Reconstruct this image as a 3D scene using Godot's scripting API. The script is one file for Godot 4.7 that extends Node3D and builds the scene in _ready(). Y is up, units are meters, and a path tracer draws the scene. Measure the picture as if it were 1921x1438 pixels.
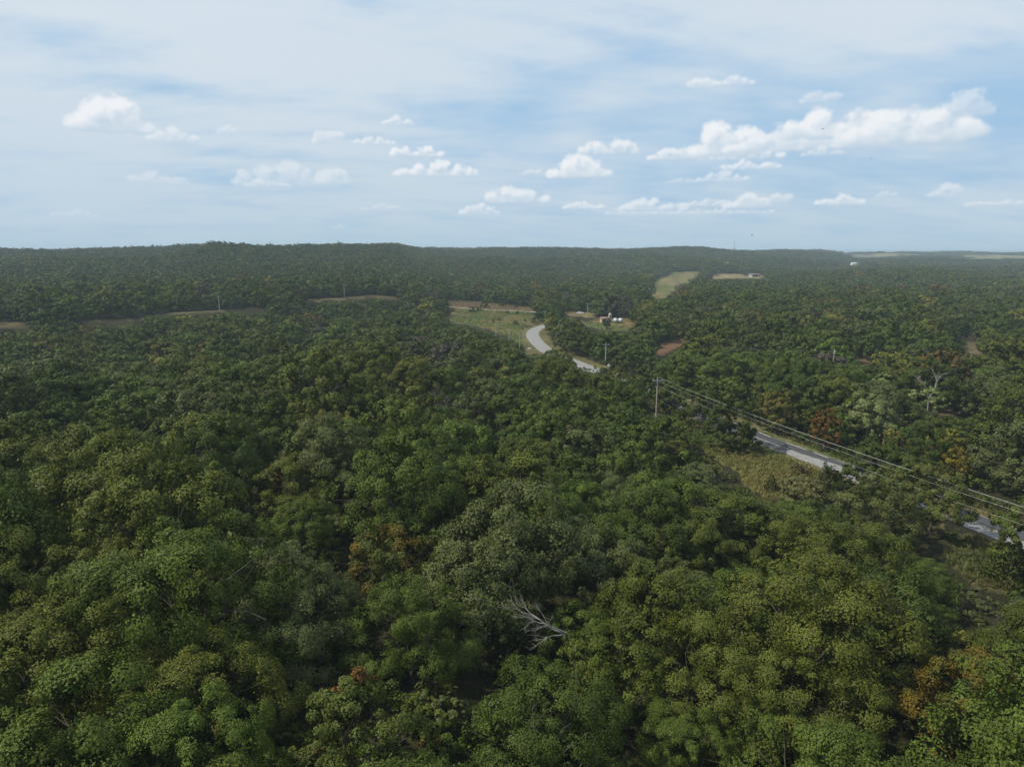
extends Node3D
# A drone's view over oak woods: a canopy below, a county road at the right, a grassy field in the valley, wooded hills behind.
# Data below is in metres: x to the right, z FORWARD (world -z), y up; the camera hovers 40 m above the road.

const EYE := 40.0
var rng := RandomNumberGenerator.new()
var fine_noise := FastNoiseLite.new()
var big_noise := FastNoiseLite.new()
var taken := {}

# ------------------------------------------------------------------ small helpers
func V(x: float, y: float, z: float) -> Vector3:
	return Vector3(x, y, -z)

func lin(r: float, g: float, b: float) -> Color:
	return Color(r, g, b).linear_to_srgb()

func numbered(n: String) -> String:
	if not taken.has(n):
		taken[n] = 0
		return n
	taken[n] += 1
	return "%s_%03d" % [n, taken[n]]

func thing(called: String, label: String, category: String, at := Vector3.ZERO, turn := 0.0, group := "") -> Node3D:
	var o := Node3D.new()
	o.name = numbered(called)
	add_child(o, true)
	o.position = at
	o.rotation.y = turn
	tag(o, label, category, group)
	return o

func tag(o: Node, label: String, category: String, group := "") -> void:
	o.set_meta("label", label)
	if category: o.set_meta("category", category)
	if group: o.set_meta("group", group)

func part(called: String, m: Mesh, mat: Material, parent: Node, at := Vector3.ZERO, rot := Vector3.ZERO) -> MeshInstance3D:
	var o := MeshInstance3D.new()
	o.mesh = m
	o.material_override = mat
	o.position = at
	o.rotation = rot
	var n := called
	var k := 0
	while parent.has_node(n):
		k += 1
		n = "%s_%03d" % [called, k]
	o.name = n if parent != self else numbered(called)
	parent.add_child(o, true)
	return o

func mat(c: Color, rough := 0.9, metal := 0.0, spec := 0.5) -> StandardMaterial3D:
	var m := StandardMaterial3D.new()
	m.albedo_color = c
	m.roughness = rough
	m.metallic = metal
	m.metallic_specular = spec
	return m

func mesh_of(v: PackedVector3Array, n: PackedVector3Array, c: PackedColorArray, i: PackedInt32Array) -> ArrayMesh:
	var a := []
	a.resize(Mesh.ARRAY_MAX)
	a[Mesh.ARRAY_VERTEX] = v
	if n.size(): a[Mesh.ARRAY_NORMAL] = n
	if c.size(): a[Mesh.ARRAY_COLOR] = c
	a[Mesh.ARRAY_INDEX] = i
	var m := ArrayMesh.new()
	m.add_surface_from_arrays(Mesh.PRIMITIVE_TRIANGLES, a)
	return m

func box(sx: float, sy: float, sz: float) -> BoxMesh:
	var b := BoxMesh.new()
	b.size = Vector3(sx, sy, sz)
	return b

func rod(r0: float, r1: float, l: float, seg := 8) -> CylinderMesh:
	var c := CylinderMesh.new()
	c.bottom_radius = r0
	c.top_radius = r1
	c.height = l
	c.radial_segments = seg
	c.rings = 1
	return c

func gable(w: float, hgt: float, d: float, over := 0.25) -> ArrayMesh:   # a roof slab of two slopes, ridge along x
	var st := SurfaceTool.new()
	st.begin(Mesh.PRIMITIVE_TRIANGLES)
	var x := w / 2 + over
	var z := d / 2 + over
	var P := [Vector3(-x, 0, z), Vector3(x, 0, z), Vector3(x, hgt, 0), Vector3(-x, hgt, 0), Vector3(x, 0, -z), Vector3(-x, 0, -z)]
	for q in [[0, 3, 2], [0, 2, 1], [5, 4, 2], [5, 2, 3], [0, 5, 3], [1, 2, 4], [0, 1, 4], [0, 4, 5]]:
		for k in q:
			st.add_vertex(P[k])
	st.generate_normals()
	return st.commit()

func tube(st: SurfaceTool, a: Vector3, b: Vector3, ra: float, rb: float, seg := 5) -> void:
	var d := (b - a).normalized()
	var u := d.cross(Vector3(0.31, 0.9, 0.2)).normalized()
	var w := d.cross(u)
	for k in seg:
		var p := TAU * k / seg
		var q := TAU * (k + 1) / seg
		var n0 := u * cos(p) + w * sin(p)
		var n1 := u * cos(q) + w * sin(q)
		for e in [[a + n0 * ra, n0], [b + n0 * rb, n0], [b + n1 * rb, n1], [a + n0 * ra, n0], [b + n1 * rb, n1], [a + n1 * ra, n1]]:
			st.set_normal(e[1])
			st.add_vertex(e[0])

# ------------------------------------------------------------------ the lie of the land
const G := [[-40, 33], [-26.5, 32], [-23, 39], [-14, 41], [-10, 39], [-7.5, 35], [0, 34.5], [14, 34], [20, 31], [26, 24], [40, 20]]
const R1 := [[-40, 1600], [-26, 1500], [-23, 1150], [-10, 1200], [-7, 1700], [14, 1800], [22, 2400], [27, 3200], [40, 3400]]
const R0 := [[-40, 450], [-10, 560], [0, 620], [10, 800], [20, 1100], [40, 1300]]
const RS := [[-40, 400], [-36, 405], [-29.6, 430], [-23.8, 425], [-18, 460], [-13, 500], [-9, 520]]
const HB := [[-40, 6], [-29, 6], [-20, 7.5], [-12, 9], [-5, 6]]

func tab(t: Array, x: float) -> float:
	if x <= t[0][0]: return t[0][1]
	for k in t.size() - 1:
		if x <= t[k + 1][0]:
			return lerpf(t[k][1], t[k + 1][1], (x - t[k][0]) / (t[k + 1][0] - t[k][0]))
	return t[-1][1]

func height(x: float, z: float) -> float:
	var r := sqrt(x * x + z * z)
	var a := rad_to_deg(atan2(x, z))
	var v := 0.0
	var hb := 0.0
	if a < -2.0 and a > -150.0:
		var wl := 1.0 - smoothstep(-9.0, -2.0, a)
		var rs := tab(RS, a)
		hb = tab(HB, a) * wl
		var near_strip := smoothstep(rs - 70, rs - 12, r)
		v += 3.0 * (1.0 - smoothstep(150.0, 205.0, r)) * wl - 6.0 * smoothstep(190.0, 240.0, r) * (1.0 - near_strip) * wl + hb * near_strip
	if r > 440.0:
		v += (tab(G, a) - hb) * smoothstep(tab(R0, a), tab(R1, a), r)
		v -= 45.0 * smoothstep(tab(R1, a) + 150.0, 9500.0, r)
		if r > 650.0:
			var n := 1.7 * (sin(x * .0131 + z * .0072 + 1.3) + sin(x * -.0083 + z * .0149 + 4.1) + .7 * sin(x * .021 - z * .011 + .4) + .5 * sin(x * .027 + z * .024 + 2.2))
			v += 1.5 * n * smoothstep(650.0, 1000.0, r)
	return v

# Open ground: name, corners (x, z), base colour (real-world linear), visible from afar over the trees
var road_line := PackedVector2Array([Vector2(88, 40), Vector2(79, 67), Vector2(69.4, 98.7), Vector2(59.5, 130), Vector2(52.4, 150), Vector2(40.4, 190), Vector2(24.8, 243), Vector2(15.3, 274), Vector2(12.8, 290), Vector2(11.1, 306), Vector2(10.0, 322), Vector2(9.9, 335), Vector2(10.8, 348), Vector2(13.4, 362), Vector2(19, 377), Vector2(27, 392), Vector2(33, 399)])
var zones := []

func zone(called: String, pts: Array, c: Color, seen := true) -> void:
	var poly := PackedVector2Array()
	for k in range(0, pts.size(), 2):
		poly.append(Vector2(pts[k], pts[k + 1]))
	var r := Rect2(poly[0], Vector2.ZERO)
	for p in poly: r = r.expand(p)
	zones.append({"name": called, "poly": poly, "rect": r.grow(1.0), "color": c, "seen": seen})

func lay_zones() -> void:
	var green := Color(.105, .125, .042)
	var tan_grass := Color(.17, .14, .068)
	zone("field", [-44, 462, -36, 486, 10, 459, 19, 420, 14, 396, 6, 372, 6, 350, 4.5, 322, 4.5, 284, 0, 322, -17, 372, -37, 418], Color(.12, .135, .045))
	zone("brown", [-50, 538, -25, 552, 14, 497, 12, 461, -40, 484], Color(.15, .105, .062))
	zone("yard", [38, 385, 50, 412, 70, 416, 68, 388, 57, 350, 46, 352], Color(.20, .175, .07))
	zone("yard2", [33, 452, 37, 462, 54, 455, 50, 424, 37, 430], Color(.19, .16, .07))
	zone("corridor", [119, 596, 125, 640, 150, 745, 190, 965, 255, 1120, 302, 1132, 246, 970, 162, 700, 137, 620, 128, 590], Color(.155, .15, .052))
	zone("farfield", [276, 985, 315, 1100, 360, 1105, 340, 1035], Color(.22, .18, .085))
	zone("barnyard", [340, 1035, 357, 1088, 388, 1092, 370, 1035], Color(.22, .18, .085))
	zone("strip_a", [-252, 334, -236, 336, -222, 317, -233, 312], Color(.12, .105, .052))
	zone("strip_b", [-214, 343, -206, 354, -197, 361, -194, 357, -203, 348, -209, 340], Color(.12, .105, .052))
	zone("strip_c", [-193, 374, -187, 381, -168, 390, -146, 401, -143, 397, -166, 385, -186, 373], Color(.12, .105, .052))
	zone("strip_d", [-135, 460, -116, 475, -98, 496, -81, 497, -79, 489, -95, 484, -110, 466, -126, 447], Color(.12, .105, .052))
	zone("red_bank", [56, 270, 63, 294, 71, 310, 80, 318, 77, 300, 68, 288, 58.5, 268], Color(.165, .10, .058))
	zone("path", [218, 340, 226, 340, 206, 306, 185.5, 272, 181, 272, 201, 309], Color(.13, .11, .06))
	zone("dirt", [105, 171, 113, 178, 116, 174, 109, 166], Color(.11, .082, .05))
	zone("gap_e", [124, 246, 131, 262, 134, 261, 129, 246], Color(.16, .12, .065))
	zone("meadow", [41, 154, 46, 152, 48.5, 148, 55.5, 130, 64, 101, 60, 101, 53, 109, 46, 108, 42, 109.5, 40.5, 117, 42, 123, 39, 135], Color(.20, .21, .07))
	zone("meadow_b", [58, 88, 66.5, 95, 70, 82, 62, 76, 56, 79], Color(.165, .145, .065))
	zone("verge_r", [58, 152, 67.5, 129, 76, 101, 80, 90, 77.5, 90, 73, 101, 64.5, 127, 55.5, 151], Color(.15, .14, .05), false)
	zone("pole_gap", [30.5, 146, 34.5, 144, 37.5, 168.5, 33.8, 168.5], Color(.08, .085, .035), false)
	zone("road_a", [47.5, 150, 57, 152, 67, 124, 57, 119], Color(.14, .12, .06))
	zone("road_b", [64, 102, 74, 106, 78, 91, 66, 89], Color(.14, .12, .06))
	zone("road_c", [21, 252, 26, 253, 30, 238, 24, 236], Color(.13, .12, .05))
	zone("road_d", [5, 270, 20, 276, 19, 292, 15, 315, 14, 345, 18, 368, 12, 372, 4, 345, 5, 310], Color(.13, .12, .05))
	for q in [[1180, 2250, 90, 60], [1275, 2420, 110, 70], [1330, 2560, 120, 90], [1500, 2700, 170, 160], [1780, 2450, 190, 150], [1560, 2250, 150, 70], [1700, 2150, 120, 60], [830, 1725, 18, 30]]:
		var e := []
		for k in 9:
			var f := 0.8 + 0.35 * sin(k * 2.3 + q[0])
			e.append_array([q[0] + q[2] * cos(k * TAU / 9) * f, q[1] + q[3] * 1.5 * sin(k * TAU / 9) * f])
		zone("far_pasture", e, Color(.20, .185, .085))

func road_distance(x: float, z: float) -> float:
	var best := 1e9
	var p := Vector2(x, z)
	for k in road_line.size() - 1:
		var c := Geometry2D.get_closest_point_to_segment(p, road_line[k], road_line[k + 1])
		best = minf(best, c.distance_squared_to(p))
	return sqrt(best)

func open_zone(x: float, z: float) -> int:
	var p := Vector2(x, z)
	for k in zones.size():
		if zones[k].rect.has_point(p) and Geometry2D.is_point_in_polygon(p, zones[k].poly):
			return k
	return -1

# The height that trees reach where woods grow in front of open ground: scrub there is lower, which is why the openings show
var view_bins := []
func lay_sightlines() -> void:
	view_bins.resize(900)
	for b in 900:
		var a := deg_to_rad(-45.0 + b * 0.1)
		var d := Vector2(sin(a), cos(a))
		var hits := []
		for q in zones:
			if not q.seen: continue
			var best := 1e9
			var n: int = q.poly.size()
			for k in n:
				var hit = Geometry2D.segment_intersects_segment(Vector2.ZERO, d * 5000.0, q.poly[k], q.poly[(k + 1) % n])
				if hit != null: best = minf(best, hit.length())
			if best < 4900.0:
				hits.append(Vector2(best, height(d.x * best, d.y * best)))
		view_bins[b] = hits

func tree_room(x: float, z: float, half: float) -> float:
	var r := sqrt(x * x + z * z)
	var a := rad_to_deg(atan2(x, z))
	var room := 99.0
	var spread := rad_to_deg(half / r) * 0.6
	for s in [-spread, 0.0, spread]:
		var b := int((a + s + 45.0) * 10.0)
		if b < 0 or b >= 900: continue
		for hit in view_bins[b]:
			if r < hit.x:
				room = minf(room, EYE - (EYE - hit.y) * r / hit.x)
	return room - height(x, z)

# ------------------------------------------------------------------ foliage
func leafy(rs: int, R: float, H: float, low: float, n: int, leaf: float, cols := [], opts := {}) -> ArrayMesh:
	# a crown of lobes, each carrying twig clumps, each clump set with separate leaves
	var q := RandomNumberGenerator.new()
	q.seed = rs
	var lobes := []
	var K := int(opts.get("lobes", q.randi_range(8, 11)))
	var tall: float = H - low
	var turn := q.randf() * TAU
	for k in K:
		var a := turn + k * 2.399 + q.randf_range(-.3, .3)
		var f := sqrt((k + .5) / K)
		var rr := R * (.10 + .56 * f) * q.randf_range(.85, 1.12)
		var lr := R * q.randf_range(.34, .50)
		var y: float = low + tall * (.70 - .42 * f * f * q.randf_range(.6, 1.3)) + q.randf_range(-.05, .09) * tall
		y = minf(y, H - lr * .62)
		lobes.append([Vector3(cos(a) * rr, y, sin(a) * rr), lr])
	for k in int(opts.get("skirt", 6)):
		var a := turn + k * TAU / 6 + q.randf_range(-.4, .4)
		var lr := R * q.randf_range(.30, .42)
		lobes.append([Vector3(cos(a) * R * .62, low + lr * .7 + tall * q.randf_range(.0, .16), sin(a) * R * .62), lr])
	K = lobes.size()
	var clumps := []
	var lots := []
	var want := int(opts.get("clumps", 130))
	var tries := 0
	while clumps.size() < want and tries < want * 8:
		tries += 1
		var L = lobes[q.randi() % K]
		var d := Vector3(q.randfn(), q.randfn() * .9 + .45, q.randfn()).normalized()
		if d.y < -.6: continue
		var spray := q.randf() < .38
		var c: Vector3 = L[0] + d * Vector3(1, .82, 1) * L[1] * (q.randf_range(1.0, 1.24) if spray else q.randf_range(.76, 1.05))
		var hidden := false
		for M in lobes:
			if M != L and c.distance_to(M[0]) < M[1] * .72:
				hidden = true
				break
		if hidden or c.y < low * .7: continue
		var tone := q.randf_range(.72, 1.0)
		var tint := Color(tone, tone, tone)
		if cols.size(): tint = cols[q.randi() % cols.size()] * Color(tone, tone, tone)
		clumps.append([c, d, R * (q.randf_range(.055, .10) if spray else q.randf_range(.10, .19)), tint])
		for share in clampi(int(pow(clumps[-1][2] / R * 16.0, 2.0)), 1, 9): lots.append(clumps.size() - 1)
	var v := PackedVector3Array()
	var nn := PackedVector3Array()
	var cc := PackedColorArray()
	var ii := PackedInt32Array()
	v.resize(n * 4)
	nn.resize(n * 4)
	cc.resize(n * 4)
	ii.resize(n * 6)
	var core_size := clampf(.5 / leaf, 1.3, 3.0)
	var droop: float = opts.get("droop", 0.0)
	for k in n:
		var C = clumps[lots[q.randi() % lots.size()]]
		var d: Vector3 = (Vector3(q.randfn(), q.randfn(), q.randfn()).normalized() + C[1] * .8).normalized()
		var core: bool = k % 14 == 0 and C[2] > R * .1           # a few big inner leaves close the crown
		var p: Vector3 = C[0] + d * Vector3(1, .8, 1) * C[2] * q.randf_range(.45, 1.1)
		if core: p = C[0] - C[1] * C[2] * q.randf_range(.2, 1.0)
		var nrm: Vector3 = (d * .6 + C[1] * .35 + Vector3.UP * .30 + Vector3(q.randfn(), q.randfn(), q.randfn()) * .40).normalized()
		var t := nrm.cross(Vector3(q.randfn(), q.randfn(), q.randfn())).normalized()
		t = (t - Vector3.UP * droop).normalized()
		var s := nrm.cross(t).normalized()
		var l := leaf * q.randf_range(.65, 1.3) * (core_size if core else 1.0)
		var w := l * q.randf_range(.32, .42)
		var up := nrm * l * q.randf_range(.04, .14)
		var b := k * 4
		v[b] = p - t * l * .5
		v[b + 1] = p + s * w + up
		v[b + 2] = p + t * l * .5
		v[b + 3] = p - s * w + up
		var sn: Vector3 = (nrm + d * .5 + C[1] * .35).normalized()
		nn[b] = sn
		nn[b + 1] = sn
		nn[b + 2] = sn
		nn[b + 3] = sn
		var f := q.randf_range(.72, 1.05)
		var g: Color = C[3]
		var col := Color(minf(1, g.r * f * q.randf_range(.9, 1.12)), minf(1, g.g * f), minf(1, g.b * f * q.randf_range(.8, 1.15)))
		cc[b] = col
		cc[b + 1] = col
		cc[b + 2] = col
		cc[b + 3] = col
		var e := k * 6
		ii[e] = b
		ii[e + 1] = b + 1
		ii[e + 2] = b + 2
		ii[e + 3] = b
		ii[e + 4] = b + 2
		ii[e + 5] = b + 3
	return mesh_of(v, nn, cc, ii)

func conifer(rs: int, R: float, H: float, n: int, leaf: float, blunt := 0.0) -> ArrayMesh:
	# a cedar: sprays that point outward and up, in a cone with uneven shelves
	var q := RandomNumberGenerator.new()
	q.seed = rs
	var v := PackedVector3Array()
	var nn := PackedVector3Array()
	var cc := PackedColorArray()
	var ii := PackedInt32Array()
	for k in n:
		var f := 1.0 - sqrt(q.randf())
		var a := q.randf() * TAU
		var lump := 1.0 + .22 * sin(a * 3.0 + f * 17.0) + .16 * sin(a * 5.0 - f * 29.0 + rs)
		var r := R * lerpf(1.0 - f, sqrt(maxf(0.0, 1.0 - f * f)), blunt) * lump * q.randf_range(.68, 1.05)
		var d := Vector3(cos(a), .0, sin(a))
		var p := d * r + Vector3(0, .25 + f * (H - .25), 0)
		var t := (d * q.randf_range(.5, 1.0) + Vector3.UP * q.randf_range(.35, .9) + Vector3(q.randfn(), 0, q.randfn()) * .3).normalized()
		var s := t.cross(Vector3(q.randfn(), q.randfn(), q.randfn())).normalized()
		var l := leaf * q.randf_range(.7, 1.5)
		var b := v.size()
		v.append_array([p - t * l * .4, p + s * l * .18, p + t * l * .6, p - s * l * .18])
		var sn := (d + Vector3.UP * .5 + s.cross(t) * .35).normalized()
		nn.append_array([sn, sn, sn, sn])
		var g := q.randf_range(.62, 1.0)
		var c := Color(g, g, g * q.randf_range(.8, 1.0))
		cc.append_array([c, c, c, c])
		ii.append_array([b, b + 1, b + 2, b, b + 2, b + 3])
	return mesh_of(v, nn, cc, ii)

func limb(st: SurfaceTool, q: RandomNumberGenerator, p: Vector3, d: Vector3, l: float, r: float, depth: int, spread := .6, kids := 3) -> void:
	var steps := 3
	var at := p
	var dir := d
	for k in steps:
		var to := at + dir * l / steps
		tube(st, at, to, r * (1.0 - .22 * k), r * (1.0 - .22 * (k + 1)), 5 if depth > 1 else 3)
		at = to
		dir = (dir + Vector3(q.randfn(), q.randfn(), q.randfn()) * .16).normalized()
		if depth > 0 and k > 0:
			for j in (kids if k == steps - 1 else 1):
				var nd := (dir + Vector3(q.randfn(), q.randfn() * .7 + .1, q.randfn()) * spread).normalized()
				limb(st, q, at, nd, l * q.randf_range(.5, .75), r * .5, depth - 1, spread, kids)

func trunk_mesh(rs: int, R: float, H: float, low: float) -> ArrayMesh:
	var q := RandomNumberGenerator.new()
	q.seed = rs
	var st := SurfaceTool.new()
	st.begin(Mesh.PRIMITIVE_TRIANGLES)
	var at := Vector3.ZERO
	var r := .24
	var fork := low + (H - low) * .12
	for k in 3:
		var to := Vector3(q.randf_range(-.2, .2), fork * (k + 1) / 3.0, q.randf_range(-.2, .2))
		tube(st, at, to, r, r * .88, 7)
		at = to
		r *= .88
	for k in 6:
		var a := k * TAU / 6 + q.randf_range(-.4, .4)
		limb(st, q, at, Vector3(cos(a) * .75, q.randf_range(.6, 1.1), sin(a) * .75).normalized(), R * q.randf_range(.62, .8), r * .55, 1, .5, 2)
	return st.commit()

func bare_mesh(rs: int, H: float, lean: Vector3, depth: int, r := .16, spread := .55) -> ArrayMesh:
	var q := RandomNumberGenerator.new()
	q.seed = rs
	var st := SurfaceTool.new()
	st.begin(Mesh.PRIMITIVE_TRIANGLES)
	limb(st, q, Vector3.ZERO, lean.normalized(), H, r, depth, spread, 3)
	return st.commit()

func woods_patch(rs: int, side: float, per: int, n: int, leaf: float) -> ArrayMesh:
	# a far piece of wood, crown by crown
	var q := RandomNumberGenerator.new()
	q.seed = rs
	var v := PackedVector3Array()
	var nn := PackedVector3Array()
	var cc := PackedColorArray()
	var ii := PackedInt32Array()
	for i in per:
		for j in per:
			var s := q.randf_range(.8, 1.25)
			var m := leafy(rs * 100 + i * per + j, 4.9 * s, 9.8 * s, 1.0, n, leaf, [], {"clumps": 44})
			var a := m.surface_get_arrays(0)
			var off := Vector3((i + .5) * side / per - side / 2 + q.randf_range(-1.6, 1.6), q.randf_range(-.8, .8), (j + .5) * side / per - side / 2 + q.randf_range(-1.6, 1.6))
			var tone := q.randf_range(.62, 1.0)
			var warm := q.randf_range(.88, 1.12)
			if q.randf() < .06: warm = 1.5
			var b := v.size()
			for k in a[Mesh.ARRAY_VERTEX].size():
				v.append(a[Mesh.ARRAY_VERTEX][k] + off)
				nn.append(a[Mesh.ARRAY_NORMAL][k])
				var c: Color = a[Mesh.ARRAY_COLOR][k]
				cc.append(Color(minf(1, c.r * tone * warm), c.g * tone, c.b * tone))
			for k in a[Mesh.ARRAY_INDEX]:
				ii.append(k + b)
	return mesh_of(v, nn, cc, ii)

const TONES := ["dark green", "mid green", "olive green", "grey-green", "yellow-green", "brownish olive", "fresh green", "deep olive"]
const TONE_RGB := [[0.064, 0.097, 0.017], [0.086, 0.125, 0.021], [0.1, 0.123, 0.021], [0.1, 0.123, 0.042], [0.106, 0.125, 0.021], [0.129, 0.12, 0.03], [0.095, 0.146, 0.023], [0.083, 0.107, 0.018]]
var leaf_mats := []

func leaf_mat(c: Array, rough := .5) -> StandardMaterial3D:
	var m := mat(lin(c[0], c[1], c[2]), rough, 0.0, .22)
	m.vertex_color_use_as_albedo = true
	m.backlight_enabled = true
	m.backlight = Color(.52, .55, .24)
	return m

func pick_tone(q: RandomNumberGenerator, x: float, z: float) -> int:
	var n := big_noise.get_noise_2d(x, z) * 1.05 - .07 + q.randfn() * .40
	if z > 240.0: n += .75 * big_noise.get_noise_2d(x * .17 + 300.0, z * .11)
	if n < -.62: return 3
	if n < -.28: return 0
	if n < .02: return 1
	if n < .24: return 7
	if n < .52: return 2
	if n < .74: return 6
	if n < 1.22: return 4
	return 5

func ordinal(n: int) -> String:
	var w := ["", "first", "second", "third", "fourth", "fifth", "sixth", "seventh", "eighth", "ninth", "tenth", "eleventh", "twelfth"]
	if n < w.size(): return w[n]
	var e := "th"
	if n % 100 < 10 or n % 100 > 20: e = ["th", "st", "nd", "rd", "th", "th", "th", "th", "th", "th"][n % 10]
	return "%d%s" % [n, e]

# ------------------------------------------------------------------ the sky: veil of high cloud, blue gaps, rows of small cumulus
var veil_noise := FastNoiseLite.new()
var streak_noise := FastNoiseLite.new()
const GAPS := [[1.0, 10.2, 6.6, 2.1, 0.55], [33.8, 8.2, 4.8, 3.1, 0.50], [10.9, 13.9, 8.4, 1.1, 0.28], [9.5, 9.2, 4.0, 2.2, 0.35], [-17.2, 16.8, 4.0, 0.6, 0.22], [-10.8, 17.5, 2.6, 0.7, 0.25], [18.5, 8.4, 5.3, 2.6, 0.35], [1.6, 12.7, 5.3, 0.9, 0.25], [21.2, 11.8, 7.0, 1.3, 0.25], [15.2, 5.5, 8.8, 2.6, 0.25]]
const CUMULUS := [[24.3, 7.0, 15.5, 1.55, .9], [17.6, 6.6, 6.5, 1.2, .8], [13.5, 2.7, 14.0, .6, .6], [-28.7,7.82,4.49,2.55,1.00],[-25.0,7.44,3.77,1.14,0.55],[-21.3,8.15,1.59,0.73,0.40],[-13.9,7.85,2.36,1.29,0.50],[-10.6,7.87,3.23,0.84,0.65],[-9.0,9.36,2.76,0.68,0.70],[-7.4,7.08,4.04,1.13,0.95],[-5.9,5.59,6.46,1.43,0.95],[-17.2,4.63,7.70,1.92,0.50],[-14.0,4.86,2.54,1.64,0.55],[-18.8,4.59,3.41,0.84,0.50],[0.2,3.59,4.75,1.75,0.90],[-2.7,2.72,3.23,1.15,0.80],[5.4,5.47,4.51,1.99,1.00],[1.7,5.78,2.61,0.56,0.50],[7.6,7.23,4.36,1.48,0.85],[15.6,11.72,5.19,1.21,0.65],[12.9,6.73,4.78,1.16,0.80],[16.5,6.81,4.63,3.00,1.00],[20.4,7.06,8.08,2.06,0.85],[23.4,7.75,7.73,2.84,1.00],[28.8,6.99,8.66,2.94,0.95],[31.7,8.51,2.41,1.77,0.50],[22.7,10.27,2.82,0.98,0.50],[17.9,5.88,5.18,0.99,0.80],[16.4,5.08,4.04,0.85,0.60],[5.8,3.16,3.53,0.78,0.80],[10.7,2.96,6.15,1.25,0.80],[15.1,3.26,4.35,0.79,0.70],[18.1,3.06,2.92,1.48,0.85],[20.2,3.48,2.47,0.84,0.60],[24.4,3.15,3.03,1.23,0.85],[27.6,3.69,1.40,0.54,0.50],[31.0,3.50,1.74,1.05,0.60],[34.0,2.87,3.79,0.61,0.60],[23.2,6.64,2.98,0.80,0.50],[-31.4,2.18,2.79,0.71,0.35],[-26.0,4.58,4.44,0.95,0.40],[13.2,5.04,2.64,0.47,0.40],[-10.1,3.00,3.95,0.61,0.35],[-13.6,1.64,1.37,0.36,0.40]]

func sky_at(az: float, el: float) -> Color:
	var e := deg_to_rad(el)
	var a := deg_to_rad(az)
	var y := sin(e)
	var px := sin(a) * cos(e) / (y + .16)
	var pz := cos(a) * cos(e) / (y + .16)
	var n1 := veil_noise.get_noise_2d(px * 60.0, pz * 60.0)
	var n2 := streak_noise.get_noise_2d((px * .94 + pz * .34) * 34.0, (pz * .94 - px * .34) * 130.0)
	var n3 := streak_noise.get_noise_2d((px * .97 - pz * .2) * 150.0 + 500.0, (pz * .97 + px * .2) * 330.0)
	var veil := .74 + .45 * n1 + .46 * n2 + .20 * n3 - .0035 * az * clampf((60.0 - absf(az)) / 30.0, 0.0, 1.0)
	veil += .16 * smoothstep(9.0, 16.0, el)
	for g in GAPS:
		var dx: float = (az - g[0]) / g[2]
		var dy: float = (el - g[1]) / g[3]
		var k := dx * dx + dy * dy
		if k < 6.0: veil -= .98 * g[4] * exp(-k * 1.1) * (1.0 + 1.3 * n2)
	veil = clampf(veil, 0.0, 1.0)
	veil = veil * veil * (3.0 - 2.0 * veil)
	var low := exp(-el / 4.2)
	var blue := Color(.345, .555, .785).lerp(Color(.155, .31, .60), clampf((el - 12.0) / 60.0, 0.0, 1.0)).lerp(Color(.44, .59, .71), low)
	var white := Color(.62, .725, .815).lerp(Color(.68, .765, .845), clampf(el / 16.0, 0.0, 1.0)).lerp(Color(.445, .59, .70), low * .95)
	var greyer := clampf(n1 * .5 + .35 * sin(px * 2.1 + 1.0), -.5, .5)
	white = white.lerp(Color(.56, .68, .80), clampf(.25 + greyer, 0.0, 1.0) * .5)
	return blue.lerp(white, veil)

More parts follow.
